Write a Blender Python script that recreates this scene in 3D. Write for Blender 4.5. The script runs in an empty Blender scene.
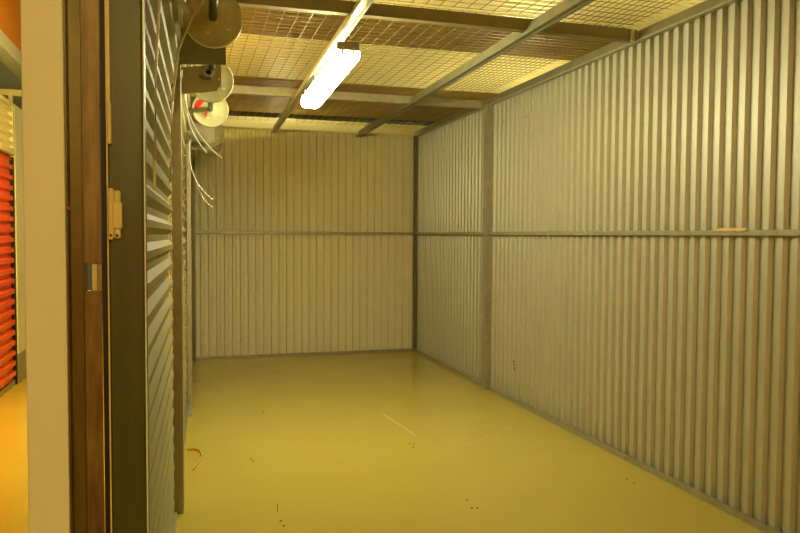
import bpy, bmesh, math, random
from mathutils import Vector, Matrix
random.seed(7)
SC = bpy.context.scene
COL = SC.collection
PI = math.pi

# ------------------------------------------------------------------ materials
def mat(name, color, rough=.5, metal=0., noise=0., nscale=8., bump=0., bscale=200., spec=.5, coat=0., emit=None, estr=0., stretch=(1, 1, 1), color2=None, rvar=0.):
    m = bpy.data.materials.new(name); m.use_nodes = True
    nt = m.node_tree; b = nt.nodes['Principled BSDF']
    b.inputs['Base Color'].default_value = (*color, 1)
    b.inputs['Roughness'].default_value = rough
    b.inputs['Metallic'].default_value = metal
    b.inputs['Specular IOR Level'].default_value = spec
    b.inputs['Coat Weight'].default_value = coat
    if emit:
        b.inputs['Emission Color'].default_value = (*emit, 1)
        b.inputs['Emission Strength'].default_value = estr
    tc = nt.nodes.new('ShaderNodeTexCoord')
    mp = nt.nodes.new('ShaderNodeMapping'); mp.inputs['Scale'].default_value = stretch
    nt.links.new(tc.outputs['Object'], mp.inputs['Vector'])
    if noise > 0 or color2 or rvar > 0:
        n = nt.nodes.new('ShaderNodeTexNoise'); n.inputs['Scale'].default_value = nscale
        n.inputs['Detail'].default_value = 6; n.inputs['Roughness'].default_value = .6
        nt.links.new(mp.outputs['Vector'], n.inputs['Vector'])
        r = nt.nodes.new('ShaderNodeValToRGB')
        c2 = color2 or tuple(c * (1 - noise) for c in color)
        r.color_ramp.elements[0].position = .32; r.color_ramp.elements[0].color = (*c2, 1)
        r.color_ramp.elements[1].position = .62; r.color_ramp.elements[1].color = (*color, 1)
        nt.links.new(n.outputs['Fac'], r.inputs['Fac'])
        nt.links.new(r.outputs['Color'], b.inputs['Base Color'])
        if rvar > 0:
            mr = nt.nodes.new('ShaderNodeMapRange')
            mr.inputs['From Min'].default_value = .3; mr.inputs['From Max'].default_value = .7
            mr.inputs['To Min'].default_value = max(.03, rough - rvar); mr.inputs['To Max'].default_value = rough + rvar
            nt.links.new(n.outputs['Fac'], mr.inputs['Value']); nt.links.new(mr.outputs['Result'], b.inputs['Roughness'])
    if bump > 0:
        n2 = nt.nodes.new('ShaderNodeTexNoise'); n2.inputs['Scale'].default_value = bscale
        n2.inputs['Detail'].default_value = 3
        nt.links.new(mp.outputs['Vector'], n2.inputs['Vector'])
        bp = nt.nodes.new('ShaderNodeBump'); bp.inputs['Strength'].default_value = bump; bp.inputs['Distance'].default_value = .002
        nt.links.new(n2.outputs['Fac'], bp.inputs['Height']); nt.links.new(bp.outputs['Normal'], b.inputs['Normal'])
    return m

M = {}
M['floor'] = mat('epoxy_floor', (.60, .485, .09), .2, 0, .05, 1.3, .03, 6, spec=.45, rvar=.06)
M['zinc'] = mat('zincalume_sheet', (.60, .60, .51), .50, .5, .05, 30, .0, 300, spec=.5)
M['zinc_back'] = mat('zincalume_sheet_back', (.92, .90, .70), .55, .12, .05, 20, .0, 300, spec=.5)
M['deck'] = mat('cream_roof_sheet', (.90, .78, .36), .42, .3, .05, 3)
M['deck_brown'] = mat('brown_primed_roof_sheet', (.27, .165, .018), .5, .2, .12, 3)  # darker brown base colour for two bands of the deck
M['galv'] = mat('galvanised_steel', (.48, .46, .36), .4, .5, .22, 18, .05, 150)
M['galv_dark'] = mat('galvanised_steel_dull', (.24, .23, .14), .42, .5, .2, 10)
M['galv_mid'] = mat('galvanised_steel_mid', (.29, .28, .18), .42, .5, .2, 10)
M['jamb_post'] = mat('dark_jamb_steel', (.055, .066, .022), .42, .1, .25, 6, stretch=(5, 5, .6))
M['galv_bright'] = mat('galvanised_steel_bright', (.66, .64, .52), .32, .6, .15, 22)
M['purlin_olive'] = mat('olive_purlin_paint', (.26, .215, .09), .6, .0, .12, 8)
M['plate'] = mat('bracket_steel', (.27, .25, .12), .5, .0, .15, 14)  # bracket steel in shadow, the shade put into its colour
M['plate_light'] = mat('bracket_steel_light', (.42, .38, .22), .45, .0, .15, 14)  # lit copy of the bracket steel, brightness put into its colour
M['disc'] = mat('drum_wheel_steel', (.60, .58, .32), .5, .0, .18, 12)
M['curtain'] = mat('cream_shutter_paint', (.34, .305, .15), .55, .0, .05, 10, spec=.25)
M['red'] = mat('red_shutter_paint', (.95, .125, .006), .28, .0, .06, 8, coat=.3)
M['white'] = mat('white_slat_paint', (.92, .88, .70), .3, .0, .04, 8, coat=.3)
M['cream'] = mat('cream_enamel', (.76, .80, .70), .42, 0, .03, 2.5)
M['rust'] = mat('rust_stained_channel', (.21, .155, .06), .45, .35, .3, 9, stretch=(6, 6, .7), color2=(.10, .055, .02))
M['olive'] = mat('olive_guide_channel', (.13, .11, .035), .38, .5, .2, 9, stretch=(6, 6, .7))
M['black'] = mat('black_rubber', (.008, .007, .006), .6)
M['plastic'] = mat('aged_cream_plastic', (.66, .58, .26), .35, 0, .06, 20)
M['strap'] = mat('white_plastic_strap', (.80, .76, .62), .35)
M['yellow'] = mat('yellow_strap', (.85, .50, .01), .45, 0, .12, 60)
M['tape'] = mat('yellow_tape', (.78, .52, .02), .4, 0, .25, 60)
M['mark'] = mat('lime_chalk', (.45, .42, .03), .8)
M['chalk'] = mat('white_chalk', (.8, .75, .55), .9)
M['hole'] = mat('drill_hole_dark', (.035, .022, .008), .9)
M['scuff'] = mat('brown_scuff', (.12, .08, .03), .9)
M['wire'] = mat('galvanised_wire', (.20, .17, .09), .45, .3)
M['orange'] = mat('orange_fascia_paint', (.92, .31, .008), .4, 0, .03, 3)
M['plinth'] = mat('grey_plinth', (.33, .31, .24), .5, 0, .1, 10)
M['redpaint'] = mat('red_spray_mark', (.8, .03, .02), .5)
M['pipe'] = mat('dark_pipe_paint', (.07, .075, .05), .4, .3)
M['housing'] = mat('lamp_housing', (.30, .27, .16), .4, .1)
M['tube'] = mat('lit_diffuser', (.9, .9, .85), .4, 0, emit=(1., .92, .50), estr=46.)
M['tube_back'] = mat('lit_diffuser_amber', (.9, .9, .85), .4, 0, emit=(1., .82, .28), estr=58.)
M['tube_warm'] = mat('lit_diffuser_warm', (.9, .85, .7), .4, 0, emit=(1., .72, .14), estr=78.)

# ------------------------------------------------------------------ mesh builder
class MB:
    def __init__(s): s.v = []; s.f = []; s.sm = []
    def add(s, verts, faces, smooth=False):
        o = len(s.v); s.v += [tuple(p) for p in verts]
        s.f += [tuple(i + o for i in f) for f in faces]; s.sm += [smooth] * len(faces)
        return s
    def box(s, x0, x1, y0, y1, z0, z1, bev=0.):
        if bev <= 0:
            v = [(x, y, z) for z in (z0, z1) for y in (y0, y1) for x in (x0, x1)]
            return s.add(v, [(0, 2, 3, 1), (4, 5, 7, 6), (0, 1, 5, 4), (2, 6, 7, 3), (0, 4, 6, 2), (1, 3, 7, 5)])
        bm = bmesh.new(); bmesh.ops.create_cube(bm, size=1)
        bmesh.ops.scale(bm, vec=(x1 - x0, y1 - y0, z1 - z0), verts=bm.verts)
        bmesh.ops.translate(bm, vec=((x0 + x1) / 2, (y0 + y1) / 2, (z0 + z1) / 2), verts=bm.verts)
        bmesh.ops.bevel(bm, geom=bm.edges[:], offset=bev, segments=2, affect='EDGES', profile=.5)
        return s.bm(bm)
    def bm(s, bm, smooth=False):
        bm.verts.index_update()
        s.add([v.co[:] for v in bm.verts], [[v.index for v in f.verts] for f in bm.faces], smooth); bm.free(); return s
    def prism(s, prof, axis, a, b, close=True, smooth=False):
        """prof: 2-D outline; extruded along axis from a to b. axis x: (y,z); y: (x,z); z: (x,y)"""
        n = len(prof)
        def P(p, t):
            return {'x': (t, p[0], p[1]), 'y': (p[0], t, p[1]), 'z': (p[0], p[1], t)}[axis]
        v = [P(p, a) for p in prof] + [P(p, b) for p in prof]
        f = [(i, (i + 1) % n, n + (i + 1) % n, n + i) for i in range(n)]
        s.add(v, f, smooth)
        if close: s.add(v, [tuple(range(n))[::-1], tuple(range(n, 2 * n))])
        return s
    def tube(s, pts, r, n=8, cap=True):
        pts = [Vector(p) for p in pts]; rings = []
        for i, p in enumerate(pts):
            d = (pts[min(i + 1, len(pts) - 1)] - pts[max(i - 1, 0)]).normalized()
            u = d.cross(Vector((0, 0, 1)))
            if u.length < .05: u = d.cross(Vector((1, 0, 0)))
            u.normalize(); w = d.cross(u)
            rings.append([p + (u * math.cos(2 * PI * k / n) + w * math.sin(2 * PI * k / n)) * r for k in range(n)])
        v = [q for r_ in rings for q in r_]
        f = [(i * n + k, i * n + (k + 1) % n, (i + 1) * n + (k + 1) % n, (i + 1) * n + k) for i in range(len(pts) - 1) for k in range(n)]
        s.add(v, f, True)
        if cap: s.add(v, [tuple(range(n))[::-1], tuple(range(len(v) - n, len(v)))])
        return s
    def ribbon(s, pts, side, w, t):
        """flat strip with real thickness following pts; side = width direction"""
        pts = [Vector(p) for p in pts]; sd = Vector(side).normalized(); v = []
        for i, p in enumerate(pts):
            d = (pts[min(i + 1, len(pts) - 1)] - pts[max(i - 1, 0)]).normalized()
            nn = d.cross(sd).normalized()
            for a, b in ((-1, -1), (1, -1), (1, 1), (-1, 1)): v.append(p + sd * a * w / 2 + nn * b * t / 2)
        f = [(4 * i + k, 4 * i + (k + 1) % 4, 4 * i + 4 + (k + 1) % 4, 4 * i + 4 + k) for i in range(len(pts) - 1) for k in range(4)]
        s.add(v, f); s.add(v, [(3, 2, 1, 0), tuple(range(len(v) - 4, len(v)))]); return s
    def lathe(s, prof, axis='y', n=40, c=(0, 0, 0)):
        """prof: (r, t) pairs, turned about axis through c"""
        v = []
        for r, t in prof:
            for k in range(n):
                a = 2 * PI * k / n; p, q = r * math.cos(a), r * math.sin(a)
                o = {'y': (p, t, q), 'z': (p, q, t), 'x': (t, p, q)}[axis]
                v.append((o[0] + c[0], o[1] + c[1], o[2] + c[2]))
        f = [(i * n + k, i * n + (k + 1) % n, (i + 1) * n + (k + 1) % n, (i + 1) * n + k) for i in range(len(prof) - 1) for k in range(n)]
        return s.add(v, f, True)
    def build(s, name, m, parent=None, loc=(0, 0, 0), rz=0., sharp=None):
        me = bpy.data.meshes.new(name); me.from_pydata(s.v, [], s.f); me.validate()
        for p, sm in zip(me.polygons, s.sm): p.use_smooth = sm
        bm = bmesh.new(); bm.from_mesh(me)
        bmesh.ops.remove_doubles(bm, verts=bm.verts, dist=1e-6)
        bmesh.ops.recalc_face_normals(bm, faces=bm.faces); bm.to_mesh(me); bm.free()
        if any(s.sm): me.set_sharp_from_angle(angle=math.radians(40))
        me.materials.append(m)
        o = bpy.data.objects.new(name, me); COL.objects.link(o)
        o.location = loc; o.rotation_euler = (0, 0, rz)
        if parent: o.parent = parent
        return o

def tag(o, label, cat, group=None):
    o['label'] = label; o['category'] = cat
    if group: o['group'] = group
    return o
def thing(name, label, cat, loc=(0, 0, 0), rz=0., group=None):
    o = bpy.data.objects.new(name, None); COL.objects.link(o)
    o.empty_display_size = .1; o.location = loc; o.rotation_euler = (0, 0, rz)
    return tag(o, label, cat, group)
def struct(o, label=None):
    o['kind'] = 'structure'
    if label: o['label'] = label
    return o
def kids(o): return [c for c in bpy.data.objects if c.parent == o]
def dup(root, loc, label, rz=None):
    def cp(o, parent):
        c = o.copy(); COL.objects.link(c); c.parent = parent
        for k in kids(o): cp(k, c)
        return c
    subs = kids(root); r = root.copy(); COL.objects.link(r); r.location = loc; r['label'] = label
    if rz is not None: r.rotation_euler = (0, 0, rz)
    for k in subs: cp(k, r)
    return r

# ------------------------------------------------------------------ dimensions
XR = 2.46            # crest plane of the right wall
YB = 7.70            # crest plane of the back wall
H = 2.40             # wall height
PITCH = .0805        # rib pitch
TH = .025            # left wall runs 1.4 degrees off the right wall
def WL(v, u, z=0.): return (-.11 + v * math.cos(TH) + u * math.sin(TH), u * math.cos(TH) - v * math.sin(TH), z)

def rib_profile(a, b, depth=.021, pitch=PITCH, crest=.030, slope=.009, phase=0.):
    """points (t, d) of a trapezoid-ribbed sheet from a to b; d=0 at crest, depth in the valley"""
    pts = []; t = a - phase
    def at(x):
        x = (x) % pitch
        if x < crest: return 0
        if x < crest + slope: return depth * (x - crest) / slope
        if x < pitch - slope: return depth
        return depth * (pitch - x) / slope
    ks = [a]
    i0 = math.floor((a - phase) / pitch) - 1
    while True:
        base = phase + i0 * pitch
        if base > b: break
        ks += [k for k in (base, base + crest, base + crest + slope, base + pitch - slope) if a < k < b]
        i0 += 1
    ks.append(b)
    return [(k, at(k - phase)) for k in ks]

# ------------------------------------------------------------------ setting
fl = struct(MB().box(-3.2, 4.6, -3.0, 14, -.12, 0).build('floor', M['floor']), 'glossy yellow cream painted floor')
holes = [(.3475, 4.1965), (.3553, 4.156), (.407, 3.179), (.401, 3.24), (1.328, 5.21), (1.334, 5.11), (1.3505, 4.234), (1.326, 4.24), (1.325, 4.17),
         (1.314, 3.255), (1.2986, 3.152), (1.3217, 3.145), (2.2588, 3.312), (2.258, 3.247), (.316, 7.114), (.756, 7.398), (.523, 5.27)]
for x, y in holes:
    MB().lathe([(0, .0008), (.0048, .0008), (.0062, .0003), (.0065, -.001)], 'z', 12).build('drill_hole', M['hole'], fl, (x, y, .0006))
for pts in ([(1.62, 4.13), (1.8, 4.22), (2.0, 4.36), (2.1, 4.42)], [(1.36, 5.0), (1.39, 4.72), (1.42, 4.42)], [(.52, 5.27), (.54, 5.34)], [(.40, 3.35), (.41, 3.45)]):
    MB().ribbon([(x, y, .0006) for x, y in pts], (.3, 1, 0) if pts[0][0] > 1.5 else (1, .2, 0), .004, .0008).build('floor_scratch', M['scuff'] if pts[0][0] < .6 else mat('pale_scratch', (.72, .64, .33), .5), fl)

# right wall: ribbed sheet, one continuous lining
pr = [(XR + d, t) for t, d in rib_profile(-2.2, YB + .02, phase=.012)]
pr = pr + [(XR + .05, YB + .02), (XR + .05, -2.2)]
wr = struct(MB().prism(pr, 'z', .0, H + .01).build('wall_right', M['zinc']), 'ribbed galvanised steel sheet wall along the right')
# back wall
pb = [(t, YB + d) for t, d in rib_profile(-.55, XR + .05, phase=.055, depth=.026, slope=.008)]
pb = pb + [(XR + .05, YB + .06), (-.55, YB + .06)]
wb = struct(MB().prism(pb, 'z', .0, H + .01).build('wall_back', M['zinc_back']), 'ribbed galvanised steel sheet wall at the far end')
for (y, z, r, mm) in ((5.381, 2.220, .012, 'mark'), (4.986, 2.199, .009, 'mark'), (4.897, 2.237, .013, 'mark'), (4.874, 2.292, .010, 'chalk')):
    MB().add([(XR - .0012, y + r * math.cos(a) * random.uniform(.5, .8), z + r * 1.5 * math.sin(a) * random.uniform(.7, 1.1)) for a in [k * PI / 5 for k in range(10)]] +
             [(XR + .004, y + r * .5 * math.cos(a), z + r * math.sin(a)) for a in [k * PI / 5 for k in range(10)]],
             [tuple(range(10))] + [(i, (i + 1) % 10, 10 + (i + 1) % 10, 10 + i) for i in range(10)]).build('paint_mark', M[mm], wr)
for dz in (0, .03, .055):
    MB().box(XR - .001, XR + .004, 5.13 + dz * .2, 5.139 + dz * .2, .25 + dz, .268 + dz).build('scuff_mark', M['scuff'], wr)
# bottom tracks
struct(MB().prism([(XR - .024, 0), (XR + .03, 0), (XR + .03, .004), (XR - .004, .008), (XR - .006, .030), (XR - .024, .033)], 'y', -2.2, YB - .001).build('baseboard_right', M['galv']), 'galvanised bottom track of the right wall')
struct(MB().prism([(YB - .024, 0), (YB + .03, 0), (YB + .03, .004), (YB - .004, .008), (YB - .006, .030), (YB - .024, .033)], 'x', -.45, XR - .025).build('baseboard_back', M['galv']), 'galvanised bottom track of the far wall')

# roof deck: ribbed sheets running across, cream and brown sheets lapping
ZD = 2.90
def deck(name, m, y0, y1, z, x0=-.5, x1=4.6):
    p = [(t, z + d) for t, d in rib_profile(y0, y1, depth=.04, phase=.03, crest=.030, slope=.008)]
    p += [(y1, z + .06), (y0, z + .06)]
    return struct(MB().prism(p, 'x', x0, x1).build(name, m))
deck('ceiling', M['deck'], -3.0, 5.10, ZD)['label'] = 'cream ribbed roof sheet over the near bay'
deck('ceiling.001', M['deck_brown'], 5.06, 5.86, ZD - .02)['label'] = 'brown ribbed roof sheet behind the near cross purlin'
deck('ceiling.002', M['deck'], 5.84, 7.55, ZD)['label'] = 'cream ribbed roof sheet above the lamp'
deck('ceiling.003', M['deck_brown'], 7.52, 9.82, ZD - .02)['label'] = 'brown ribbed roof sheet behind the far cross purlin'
deck('ceiling.004', M['deck'], 9.80, 14.0, ZD)['label'] = 'cream ribbed roof sheet beyond the far wall'

# ------------------------------------------------------------------ right wall framing
def c_post(name, label, w, d, h, loc, rz, m, cat='post'):
    """C-section post: web faces -X local, lips return"""
    t = .004
    mb = MB().prism([(-d, -w / 2), (0, -w / 2), (0, -w / 2 + t), (-d + t, -w / 2 + t), (-d + t, w / 2 - t), (0, w / 2 - t), (0, w / 2), (-d, w / 2)], 'z', 0, h)
    r = thing(name, label, cat, loc, rz)
    mb.build('channel', m, r)
    return r
p = c_post('steel_post', 'galvanised steel post standing midway along the right ribbed wall', .078, .055, H - .003, (XR - .0005, 5.62, 0), 0, M['galv'])
MB().box(-.085, -.0555, -.055, .055, 0, .005).build('base_plate', M['galv'], p)
for z in (.62, 1.55): MB().lathe([(0, -.0075), (.005, -.006), (.0075, -.001), (.0075, 0)], 'x', 10).build('bolt_head', M['galv_bright'], p, (-.055, .01, z))
p = c_post('steel_post', 'narrow galvanised angle post in the far right corner', .03, .03, H - .003, (XR - .0005, YB - .045, 0), 0, M['galv_dark'])
MB().prism([(-.030, .015), (-.026, .015), (-.026, .041), (-.030, .041)], 'z', 0, H - .003).build('flange', M['galv_dark'], p)

def mid_rail_prof(): return [(-.022, -.012), (-.022, .012), (-.016, .0135), (0, .0135), (0, .0105), (-.016, .0095), (-.0185, .004), (-.0185, -.004), (-.016, -.0095), (0, -.0105), (0, -.0135), (-.016, -.0135)]
ZM = 1.322
def rail_y(label, y0, y1):
    r = MB().prism([(XR - .0005 + a, ZM + b) for a, b in mid_rail_prof()], 'y', y0, y1).build('girt_rail', M['galv'])
    return tag(r, label, 'rail', 'waist height girt rails')
rail_y('horizontal waist rail on right wall, long run nearer than the post', -2.2, 5.578)
rail_y('horizontal waist rail on right wall, short run between post and far corner', 5.662, YB - .064)
r = MB().prism([(YB - .0005 + a, ZM + b) for a, b in mid_rail_prof()], 'x', -.45, XR - .034).build('girt_rail', M['galv'])
tag(r, 'horizontal waist rail across the far ribbed wall', 'rail', 'waist height girt rails')

# top rail along right wall
def top_prof(): return [(-.045, 0), (-.045, .012), (-.018, .016), (-.018, .062), (0, .066), (.045, .066), (.045, .012), (0, .012), (0, 0)]
r = thing('top_rail', 'galvanised screw-dotted angle rail capping the right ribbed wall', 'rail', (XR, 0, H - .006))
MB().prism([(-.026, .0142), (-.022, .062), (.04, .062), (.04, .0175), (-.0, .0172), (-.02, .0142)], 'y', -2.2, YB + .03).build('angle', M['galv_mid'], r)
MB().prism([(-.036, .0), (-.036, .010), (-.026, .014), (0, .016), (0, .0)], 'y', -2.2, YB + .03).build('lower_lip', M['galv'], r)
y = 1.6
while y < YB - .2:
    MB().lathe([(0, -.004), (.004, -.003), (.0055, 0)], 'x', 8).build('screw_head', M['galv_dark'], r, (-.0245, y, .04)); y += .42
r = thing('top_rail', 'pale capping rail along the top of the far ribbed wall', 'rail', (0, YB, H - .006))
MB().prism([(-.012, .0), (-.012, .004), (-.004, .012), (-.004, .022), (.05, .022), (.05, .017), (0, .016), (0, 0)], 'x', -.5, XR - .06).build('angle', M['zinc_back'], r)
r = thing('top_rail', 'galvanised rail over the roller shutters on the left', 'rail', WL(-.05, 1.3, H), -TH)
MB().box(-.03, .03, 0, YB - 1.32, -.075, -.025).build('angle', M['galv'], r)

# cross purlins
def purlin(label, y, m, bolt, dz=0.):
    r = thing('cross_purlin', label, 'ceiling beam', (0, y, H + .012 + dz), 0, 'cross purlins')
    MB().prism([(-.03, 0), (.02, 0), (.02, .004), (-.026, .004), (-.026, .058), (.03, .058), (.03, .062), (-.03, .062)], 'x', -.12, XR - .03).build('channel', m, r)
    MB().box(XR - .075, XR - .055, -.046, -.0305, -.012, .055, .002).build('bracket', M['galv_bright'] if bolt else m, r)
    return r
purlin('olive steel cross purlin over the near end of the hanging lamp', 3.58, M['purlin_olive'], True, -.012)
purlin('pale steel cross purlin behind the far end of the hanging lamp', 5.74, M['galv'], False, -.028)

# ceiling tees (run front to back under the purlins)
def tee(label, x, m, rz):
    r = thing('ceiling_tee', label, 'ceiling rail', (x, 0, H - .018), -rz, 'ceiling tees')
    MB().prism([(-.027, 0), (-.027, -.018), (-.012, -.018), (-.009, -.014), (.009, -.014), (.012, -.018), (.027, -.018), (.027, 0)], 'y', -1.5, YB - .012).build('flange', m, r)
    for a, b in ((-1.5, 3.545), (3.615, 5.705), (5.775, YB - .02)): MB().box(-.003, .003, a, b, .0005, .05).build('web', m, r)
    return r
tee('galvanised ceiling tee running directly above the hanging lamp', .735, M['galv_bright'], .0185)
tee('galvanised ceiling tee between the lamp and the right wall', 1.705, M['galv_mid'], .012)

# wire mesh panels
def mesh_panel(label, x0, x1, y0, y1, z, px=.075, py=.075, ox=0., oy=0.):
    mb = MB(); rr = .0014
    x = x0 + .006 + ox
    while x < x1: mb.box(x - rr, x + rr, y0, y1, z - rr, z + rr); x += px
    y = y0 + .006 + oy
    while y < y1: mb.box(x0, x1, y - .0008, y + .0008, z + rr, z + rr + .0016); y += py
    return tag(mb.build('wire_mesh', M['wire']), label, 'wire mesh', 'welded mesh over the unit')
zm = H + .085
mesh_panel('welded wire mesh in front of the near cross purlin', -.1, XR - .03, 1.45, 3.56, zm)
mesh_panel('welded wire mesh between the two cross purlins', -.1, XR - .03, 3.60, 5.70, zm)
mesh_panel('welded wire mesh between the far purlin and the far wall', -.1, XR - .03, 5.76, YB - .03, zm)
mesh_panel('narrow lapped strip of wire mesh beside the right wall', 1.95, XR - .03, 1.45, 5.58, zm + .012, ox=.035, oy=.03)

# pipe beyond the far wall
r = thing('ceiling_pipe', 'dark pipe crossing under the brown roof sheets beyond the far purlin', 'pipe', (0, 8.6, 2.70))
MB().tube([(-1.2, 0, 0), (4.5, 0, 0)], .028, 14).build('pipe', M['pipe'], r)
MB().lathe([(.028, -.04), (.040, -.04), (.040, .04), (.028, .04)], 'x', 16).build('coupling', M['galv_bright'], r, (.36, 0, 0))

# ------------------------------------------------------------------ hanging batten lamp
def lamp(label, loc, m, tilt=0., rz=0., L=1.2, group=None, chain=True):
    r = thing('hanging_lamp', label, 'ceiling lamp', loc, rz, group); r.rotation_euler = (tilt, 0, rz)
    h = L / 2
    # housing: shallow tray above
    MB().prism([(-.036, .040), (-.042, .044), (-.036, .060), (.036, .060), (.042, .044), (.036, .040)], 'y', -h, h).build('housing', M['housing'], r)
    # diffuser: rounded trough with domed ends
    prof = [(-.038, .042), (-.066, .018), (-.066, -.004), (-.058, -.024), (-.040, -.034), (.040, -.034), (.058, -.024), (.066, -.004), (.066, .018), (.038, .042)]
    secs = [(-h - .004, .90), (-h + .01, 1.0), (h - .045, 1.0), (h - .012, .93), (h + .002, .72)]
    v = []; n = len(prof)
    for yy, k in secs: v += [(a * k, yy, .012 + (b - .012) * k) for a, b in prof]
    f = [(i * n + j, i * n + (j + 1) % n, (i + 1) * n + (j + 1) % n, (i + 1) * n + j) for i in range(len(secs) - 1) for j in range(n)]
    f += [tuple(range(n))[::-1], tuple(range(len(v) - n, len(v)))]
    MB().add(v, f).build('diffuser', m, r)
    for s in (-1, 1):
        MB().box(-.058, .058, s * h - .012, s * h + .016, .018, .060, .005).build('end_cap', M['housing'], r)
        for x in (-.03, .028):
            MB().box(x - .006, x + .006, s * (h + .006) - .006, s * (h + .006) + .006, -.012, .034, .002).build('clip', M['plastic'], r)
    for yy in (-.38, 0, .38):
        MB().box(-.070, -.0655, yy - .018, yy + .018, .008, .040, .0015).build('side_clip', M['galv_bright'], r)
    return r
LX, LY, LZ = .80, 4.27, 2.205
lm = lamp('lit white fluorescent batten hanging below the near ceiling tee', (LX, LY, LZ), M['tube'], tilt=-.04)
for s in (-1, 1):
    y0 = s * .55; zt = H - .042 - LZ
    MB().tube([(.02, y0, .062), (.021, y0 - .004, .11), (.018, y0 + .004, .135), (.06, y0 - .05, zt + .05), (.062, y0 - .06, zt + .058)], .0035, 6).build('hanger_wire', M['strap'], lm)

# ------------------------------------------------------------------ left wall: shutters, posts
CP = .083
def curtain_mesh(mb, u0, u1, zbot=.035, wrap=True, v0=-.055, vt=.022, zc=2.13, cv=.14, R=.150, depth=.019, lean0=1.85):
    # centre line (v, z) path: straight up, lean towards the drum, wrap over the drum
    path = []
    n = 60
    for i in range(n + 1):
        z = zbot + (zc - zbot) * i / n
        k = max(0., (z - lean0) / (zc - lean0)); k = k * k * (3 - 2 * k)
        path.append((v0 + (cv - R - v0) * k, z))
    if wrap:
        for i in range(1, 15):
            a = PI - i * math.radians(8.0)
            path.append((cv + R * math.cos(a), zc + R * math.sin(a)))
    # resample
    ln = [0]
    for a, b in zip(path, path[1:]): ln.append(ln[-1] + math.hypot(b[0] - a[0], b[1] - a[1]))
    def at(s):
        s = max(0, min(ln[-1], s)); j = 0
        while j < len(ln) - 2 and ln[j + 1] < s: j += 1
        t = (s - ln[j]) / (ln[j + 1] - ln[j]); a, b = path[j], path[j + 1]
        d = Vector((b[0] - a[0], b[1] - a[1])).normalized()
        return Vector((a[0] + (b[0] - a[0]) * t, a[1] + (b[1] - a[1]) * t)), Vector((d.y, -d.x))
    outer = []; inner = []; s = 0
    prof = [(0, 0), (.22, 0), (.46, 1), (.70, 1), (.95, 0)]
    while s < ln[-1]:
        for q, dd in prof:
            ss = s + q * CP
            if ss > ln[-1]: break
            p, nn = at(ss); outer.append(tuple(p + nn * depth * dd)); inner.append(tuple(p + nn * (depth * dd - .003)))
        s += CP
    n = len(outer)
    v = [(a, u, b) for u in (u0, u1) for a, b in outer] + [(a, u, b) for u in (u0, u1) for a, b in inner]
    f = []
    for i in range(n - 1):
        f.append((i, i + 1, n + i + 1, n + i)); f.append((2 * n + i, 3 * n + i, 3 * n + i + 1, 2 * n + i + 1))
        f.append((i, 2 * n + i, 2 * n + i + 1, i + 1)); f.append((n + i, n + i + 1, 3 * n + i + 1, 3 * n + i))
    f += [(0, n, 3 * n, 2 * n), (n - 1, 3 * n - 1, 4 * n - 1, 2 * n - 1)]
    mb.add(v, f); return mb

def wheel_mesh(R=.118):
    return MB().lathe([(.016, -.012), (.020, -.012), (.030, -.004), (.085, -.003), (.100, -.006), (R - .004, -.012), (R, -.010), (R, .012), (R - .004, .012), (.1, .002), (.03, .003), (.016, .008)], 'y', 48)

def roller_door(u0, u1, label, wheels, red=(), zb=2.13):
    r = thing('roller_shutter', label, 'roller shutter', WL(0, u0), -TH, 'cream roller shutters on the left')
    w = u1 - u0
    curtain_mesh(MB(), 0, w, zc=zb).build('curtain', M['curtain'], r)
    MB().box(-.062, -.026, 0, w, .0, .034, .002).build('bottom_bar', M['galv'], r)
    MB().tube([(.14, -.02, zb), (.14, w + .03, zb)], .017, 14).build('axle', M['pipe'], r)
    for k, u in enumerate(wheels):
        wh = wheel_mesh().build('drum_wheel', M['disc'], r, (.14, u - u0, zb))
        for a, rad in ((-1.9, .062), (-.6, .075), (2.2, .07)):
            MB().box(-.009, .009, -.0085, -.003, -.005, .005, .0015).build('wheel_tab', M['strap'], wh, (rad * math.cos(a), 0, rad * math.sin(a)))
        if k in red:
            mb = MB()
            mb.add([(-.09, -.0135, .045), (-.06, -.0135, .07), (-.03, -.0135, .062), (-.055, -.0135, .03), (-.09, -.0135, -.01), (-.105, -.0125, .005)] , [(0, 1, 2, 3), (0, 3, 4, 5)])
            mb.add([(-.05, -.0125, -.03), (-.02, -.0125, -.02), (-.03, -.0125, -.055)], [(0, 1, 2)])
            mb.build('red_paint', M['redpaint'], wh)
    return r
d1 = roller_door(1.50, 3.385, 'nearest cream ribbed roller shutter, seen edge-on beside the jamb', (1.60, 3.06), zb=2.175)
d2 = roller_door(3.58, 5.59, 'middle cream roller shutter between the two left posts', (4.06, 5.0), red=(1,))
d3 = roller_door(5.73, 7.575, 'farthest cream roller shutter next to the far wall', (6.15, 6.85))

# shutter brackets are parts of their shutters
def bracket(parent, u, v0, v1, z0, z1, m, flange=True, hole=None, outline=None):
    mb = MB().prism(outline, 'y', u, u + .004) if outline else MB().box(v0, v1, u, u + .004, z0, z1)
    if flange: mb.box(v1 - .004, v1, u + .0045, u + .05, z0 + .01, z1)
    b = mb.build('bracket', m, parent)
    if hole:
        MB().lathe([(.010, .002), (.016, -.014), (.026, -.016), (.028, -.010), (.028, .002)], 'y', 20).build('axle_collar', M['galv_bright'], b, (hole[0], u - .001, hole[1]))
        MB().lathe([(.0, -.003), (.0155, -.003)], 'y', 16).build('axle_hole', M['black'], b, (hole[0], u - .001, hole[1]))
        MB().tube([(hole[0] - .045, u - .01, hole[1] - .022), (hole[0] - .02, u - .014, hole[1] - .034), (hole[0] + .01, u - .012, hole[1] - .03)], .007, 8).build('clamp', M['galv_dark'], b)
        for q in (-.04, .03):
            MB().lathe([(.0, -.008), (.006, -.006), (.007, 0)], 'y', 10).build('bolt_head', M['galv_bright'], b, (v1 - .012, u - .001, hole[1] - .06 + q))
    return b
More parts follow.
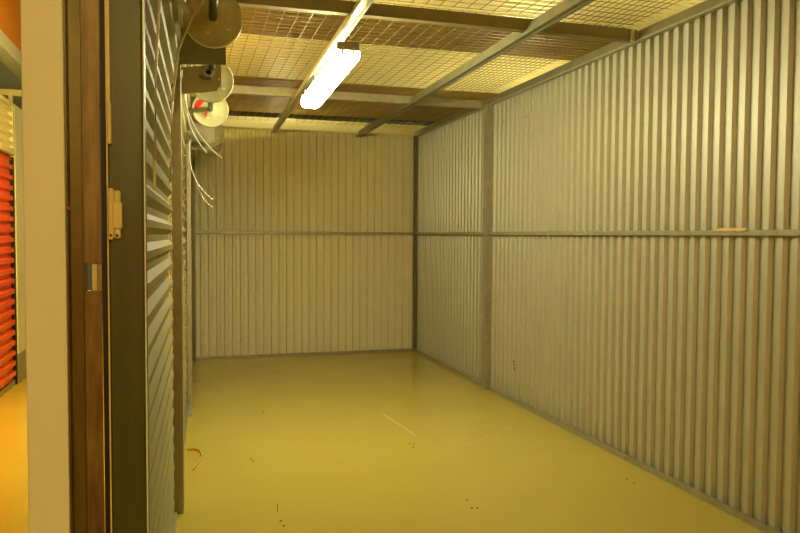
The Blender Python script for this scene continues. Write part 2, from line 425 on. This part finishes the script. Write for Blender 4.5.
bracket(d1, 1.925, -.065, .20, 2.09, 2.19, M['plate'], outline=[(-.085, 2.06), (.20, 2.075), (.20, 2.20), (.165, 2.235), (-.02, 2.25)])
bracket(d2, .17, -.035, .185, 2.03, 2.13, M['plate_light'], hole=(.125, 2.105), outline=[(-.05, 1.985), (.165, 2.015), (.185, 2.05), (.185, 2.15), (-.05, 2.115)])
MB().prism([(-.035, 1.99), (-.02, 1.985), (-.02, 2.13), (-.035, 2.125)], 'y', .05, .169).build('bracket_arm', M['plate'], d2)
bracket(d2, 1.85, -.03, .17, 2.03, 2.14, M['galv'])
bracket(d3, .12, -.035, .17, 2.02, 2.11, M['galv'])
bracket(d3, .30, -.03, .15, 1.98, 2.05, M['galv'])

# pull cords along the near shutter, parts of it
MB().tube([(.01, .62, 2.2), (-.006, .60, 2.0), (-.02, .58, 1.75), (-.024, .57, 1.5), (-.026, .57, 1.42)], .004, 6).build('pull_cord', M['strap'], d1)
MB().tube([(.13, 1.45, 2.25), (.06, 1.42, 2.13), (.01, 1.40, 2.0), (-.012, 1.38, 1.8), (-.022, 1.38, 1.5)], .005, 6).build('pull_cord', M['strap'], d1)

# posts of the left wall
def left_post(label, u, w, d, h, m):
    t = .004
    r = thing('door_post', label, 'post', WL(0, u), -TH, 'posts between the roller shutters')
    MB().prism([(-d, 0), (0, 0), (0, w), (-d, w), (-d, w - t), (-t, w - t), (-t, t), (-d, t)], 'z', 0, h).build('channel', m, r)
    MB().prism([(-.080, -.09), (-.066, -.09), (-.066, w + .06), (-.080, w + .06)], 'z', 0, h).build('guide_seal', M['black'], r)
    return r
pa = left_post('galvanised post between the near and middle roller shutters', 3.45, .12, .042, 2.075, M['galv_mid'])
MB().prism([(-.046, .02), (-.024, .02), (-.010, .0), (-.008, -.006), (-.022, -.004), (-.046, -.002)], 'z', 2.0, 2.085).build('top_lug', M['galv'], pa)
pb_ = left_post('galvanised post between the middle and farthest roller shutters', 5.60, .12, .030, 2.05, M['galv'])
MB().box(-.0245, -.002, -.30, -.002, 0, .012, .002).build('foot_track', M['galv_bright'], pb_)
left_post('galvanised post in the far left corner beside the far wall', 7.58, .07, .03, 2.2, M['galv_dark'])

# ------------------------------------------------------------------ near jamb (Y about 1.4)
YJ = 1.40
jp = thing('jamb_pilaster', 'broad cream panel post beside the corridor at the far left', 'pilaster', (-.241, YJ, 0), 0)
MB().box(-.034, .034, 0, .10, 0, 2.6, .003).build('panel', M['cream'], jp)
gd = thing('shutter_guide', 'dark rust-stained shutter guide channel beside the cream panel', 'shutter guide', (-.17, YJ, 0), 0)
MB().prism([(-.036, .0), (-.0335, .0), (-.0315, .02), (-.012, .02), (-.010, .012), (-.008, .012), (-.008, .05), (-.036, .05)], 'z', 0, 2.6).build('outer_channel', M['olive'], gd)
ch = MB()
for z0, z1 in ((0, 1.196), (1.247, 2.6)):
    ch.prism([(-.007, .006), (.0205, .006), (.0205, .010), (.004, .012), (.0, .03), (-.007, .03)], 'z', z0, z1)
ch.build('inner_channel', M['rust'], gd)
MB().box(.004, .012, .013, .018, 1.196, 1.247).build('latch_plate', M['plastic'], gd)
MB().box(.0125, .0205, .014, .03, 1.196, 1.247).build('slot_back', M['galv_dark'], gd)
MB().box(.0215, .032, .012, .06, 0, 2.6).build('seal', M['black'], gd)
MB().lathe([(0, -.004), (.003, -.003), (.0035, 0)], 'y', 10).build('bolt_head', mat('rusty_bolt', (.32, .10, .04), .7), gd, (-.032, -.0005, 1.345))
dp = thing('door_post', 'broad dark galvanised post between the rusty guide and nearest shutter', 'post', (-.137, YJ, 0), 0)
MB().prism([(.0, .0), (.004, -.002), (.058, -.002), (.063, .0), (.063, .075), (.059, .075), (.059, .003), (.004, .003), (.004, .075), (.0, .075)], 'z', 0, 2.6).build('channel', M['jamb_post'], dp)
MB().box(-.0010, .0015, -.004, .004, 0, 2.6).build('edge_lip', M['plastic'], dp)
MB().box(.0622, .0642, -.003, .006, 0, 2.6).build('edge_lip', M['cream'], dp)
# latch cover on the post
lc = thing('latch_cover', 'cream plastic latch cover clipped on the dark near post', 'latch', (-.1365, YJ - .0025, 1.335), 0)
MB().box(.0012, .0115, -.016, 0, -.046, .047, .004).build('housing', M['plastic'], lc)
MB().box(.0105, .0225, -.013, 0, -.044, .043, .004).build('housing', M['plastic'], lc)
MB().box(.0085, .0255, -.019, -.004, -.026, .022, .003).build('clip', M['plastic'], lc)
for x in (.006, .016):
    MB().lathe([(0, -.0175), (.0022, -.017), (.0025, -.014)], 'y', 10).build('screw_head', M['hole'], lc, (x, 0, -.038))
st = thing('plastic_strip', 'pale plastic strip down the edge of the dark near post, above the latch', 'plastic strip', (-.1365, YJ - .0025, 1.46), 0)
MB().box(.0012, .0065, -.008, 0, .04, 1.1, .001).build('strip', M['plastic'], st)
MB().box(.0012, .0085, -.012, 0, .0, .075, .003).build('lower_bracket', M['plastic'], st)

# ------------------------------------------------------------------ loose straps and bits
def strap(label, pts, side, w=.008, t=.002, m='strap', name='plastic_strap', cat='strap', group=None):
    o = (MB().tube(pts, w * .30, 8) if name == 'plastic_strap' and len(pts) > 4 else MB().ribbon(pts, side, w, t)).build(name, M[m]); return tag(o, label, cat, group)
def bez(a, b, c, d, n=16):
    a, b, c, d = map(Vector, (a, b, c, d))
    return [a * (1 - t) ** 3 + b * 3 * t * (1 - t) ** 2 + c * 3 * t * t * (1 - t) + d * t ** 3 for t in [i / n for i in range(n + 1)]]
g = 'white straps hanging from the shutter drums'
strap('long pale strap curving from middle shutter drum, longer of its pair', bez((-.01, 3.92, 2.10), (-.02, 3.9, 1.92), (.06, 3.85, 1.78), (.17, 3.8, 1.69)), (0, 1, .2), .016, .002, group=g)
strap('shorter pale strap beside the long one under the middle drum', bez((.0, 3.96, 2.05), (-.01, 3.94, 1.9), (.03, 3.9, 1.80), (.10, 3.85, 1.72)), (0, 1, .2), .014, .002, group=g)
strap('lower thin pale strap ending low against the far wall', bez((.02, 4.4, 1.85), (.0, 4.38, 1.68), (.06, 4.36, 1.56), (.15, 4.34, 1.50)), (0, 1, .2), .008, .002, group=g)
strap('lowest thin strap tip just below the other against far wall', bez((.05, 4.37, 1.62), (.07, 4.36, 1.53), (.10, 4.35, 1.49), (.145, 4.34, 1.455)), (0, 1, .2), .006, .002, group=g)
strap('left flat strap end hanging before the nearest drum wheel', [(-.065, 2.62, 2.19), (-.025, 2.6, 2.11), (.006, 2.6, 2.055)], (.85, .2, .5), .022, .003, group=g)
strap('right flat strap end hanging before the nearest drum wheel', [(-.04, 2.57, 2.17), (.0, 2.56, 2.11), (.042, 2.55, 2.05)], (.85, .2, .5), .018, .003, group=g)
strap('yellow strap loop lying on the floor beside middle shutter', [(-.005, 4.46, .006), (.03, 4.44, .012), (.065, 4.38, .016), (.074, 4.27, .014), (.055, 4.18, .008), (.035, 4.10, .005), (.018, 4.06, .004)], (.2, .3, 1), .014, .004, 'yellow', 'yellow_strap')
strap('short orange strap scrap on floor beyond the yellow loop', [(.045, 6.42, .004), (.07, 6.415, .007), (.10, 6.41, .004)], (0, 1, .3), .014, .003, 'yellow', 'strap_scrap', 'scrap')
tp = MB().add([], [])
pts = [(XR - .0245, 2.90 - .205 * i / 10, ZM + .0145 + random.uniform(-.001, .0015)) for i in range(11)]
tp = MB().ribbon(pts, (.35, 0, 1), .016, .0012)
tag(tp.build('tape_strip', M['tape']), 'strip of yellow tape stuck on the right waist rail', 'tape')

# ------------------------------------------------------------------ corridor on the far left
XC = -1.41
rd = thing('roller_shutter', 'glossy red ribbed roller shutter across the corridor', 'roller shutter', (XC - .03, 4.6, 0), 0)
mb = MB()
def flat_curtain(y0, y1, z0, z1, depth, pitch):
    pts = []
    z = z0
    while z < z1 - 1e-6:
        for q, dd in ((0, 0), (.30, 0), (.42, 1), (.80, 1), (.92, 0)):
            zz = z + q * pitch
            if zz <= z1: pts.append((depth * dd, zz))
        z += pitch
    pts += [(0, z1), (-.006, z1), (-.006, z0)]
    return MB().prism(pts, 'y', y0, y1)
flat_curtain(0, 2.24, .045, 1.945, .024, .088).build('curtain', M['red'], rd)
MB().box(-.004, .016, 0, 2.24, .0, .044, .002).build('bottom_bar', M['galv'], rd)
MB().box(-.008, .03, 2.225, 2.25, .0, 1.945).build('guide', M['black'], rd)
vp = thing('louvre_panel', 'glossy white slatted panel above the red shutter', 'louvre panel', (XC - .03, 4.6, 1.965), 0)
flat_curtain(0, 2.22, .05, .40, .03, .07).build('slats', M['white'], vp)
MB().box(-.006, .035, 0, 2.27, 0, .05, .003).build('lower_frame', M['white'], vp)
MB().box(-.006, .035, 0, 2.27, .40, .435, .003).build('upper_frame', M['white'], vp)
MB().box(-.006, .033, 2.222, 2.27, .051, .399).build('side_frame', M['white'], vp)
cp = thing('corridor_pilaster', 'cream corridor pilaster with grey foot beside the red shutter', 'pilaster', (XC - .05, 6.88, 0), 0)
MB().box(0, .055, .0, .36, .255, 2.40, .003).build('shaft', M['cream'], cp)
MB().box(0, .060, -.003, .363, 0, .254, .003).build('foot', M['plinth'], cp)
struct(MB().box(XC - .16, XC - .06, 1.0, 9.0, 0, 2.40).build('wall_corridor', M['cream']), 'cream partition behind the red shutter across the corridor')
tb = thing('corridor_beam', 'cream beam running along the corridor above the red shutter', 'ceiling beam', (XC - .06, 3.0, 2.80), 0)
MB().box(-.08, .06, 0, 6.0, 0, .12, .004).build('beam', M['cream'], tb)
ob = MB().box(XC - .16, XC - .03, 3.0, 9.0, 2.921, 3.5).build('fascia_board', M['orange'])
tag(ob, 'bright orange fascia board above the cream corridor beam', 'fascia')
cb = MB().box(-3.0, XC + .08, 7.25, 7.30, 2.535, 2.59, .003).box(XC - .12, XC - .09, 7.258, 7.292, 2.40, 2.54).build('cross_bar', M['white'])
tag(cb, 'white cross bar above the slatted panel across the corridor', 'bar')
struct(MB().box(-3.1, -.45, 0, 14, 3.5, 3.6).build('ceiling_corridor', M['cream']), 'cream slab over the corridor')
struct(MB().box(-3.1, -3.0, 1.0, 14, 0, 3.5).build('wall_left', mat('dull_olive_wall', (.40, .33, .13), .8)), 'dull wall beyond the opposite units')

# ------------------------------------------------------------------ other lamps of the building (same kind, in other bays)
def extra_lamp(label, x, y, z, m='tube', rz=0.):
    r = lamp(label, (x, y, z), M[m], 0, rz)
    top = (ZD + .02 if x > -.5 else 3.5) - z
    for yy in (-.45, .45): MB().tube([(0, yy, .05), (.004, yy, top * .6), (0, yy, top)], .003, 6).build('hanger_wire', M['strap'], r)
    return r
extra_lamp('lit batten lamp over the bay beyond the far wall', 1.2, 9.6, 2.30)
extra_lamp('lit batten lamp over the unit beyond the right wall', 3.2, 6.4, 2.27)
extra_lamp('lit batten lamp over the unit right of the near bay', 3.2, 3.4, 2.27)
extra_lamp('warm batten lamp over the corridor ahead', -.78, 5.2, 2.2, 'tube_warm')
extra_lamp('lit batten lamp over the passage behind the camera', .3, -1.75, 2.45, 'tube_back', rz=PI / 2)
struct(MB().box(-3.2, 4.6, -2.7, -2.6, 0, 3.0).build('wall_front', M['orange']), 'orange painted wall across the passage behind the camera')

# ------------------------------------------------------------------ world, camera, view
w = bpy.data.worlds.new('World'); SC.world = w; w.use_nodes = True
w.node_tree.nodes['Background'].inputs['Color'].default_value = (1., .75, .3, 1)
w.node_tree.nodes['Background'].inputs['Strength'].default_value = .05

cam = bpy.data.cameras.new('Camera'); co = bpy.data.objects.new('Camera', cam); COL.objects.link(co)
cam.sensor_width = 36; cam.lens = 720 / 800 * 36; cam.clip_start = .02
rt, up, fw = Vector((.959, -.2834, .006)), Vector((.0065, .043, .9991)), Vector((.2834, .958, -.043))
m3 = Matrix((rt, up, -fw)).transposed()
co.matrix_world = Matrix.Translation((0, 0, 1.3)) @ m3.to_4x4()
SC.camera = co
vs = SC.view_settings
vs.view_transform = 'Standard'; vs.look = 'None'; vs.gamma = 1; vs.use_curve_mapping = False; vs.exposure = 0.65
SC.cycles.caustics_reflective = False; SC.cycles.caustics_refractive = False
SC.cycles.sample_clamp_indirect = 4
SC.cycles.use_denoising = True
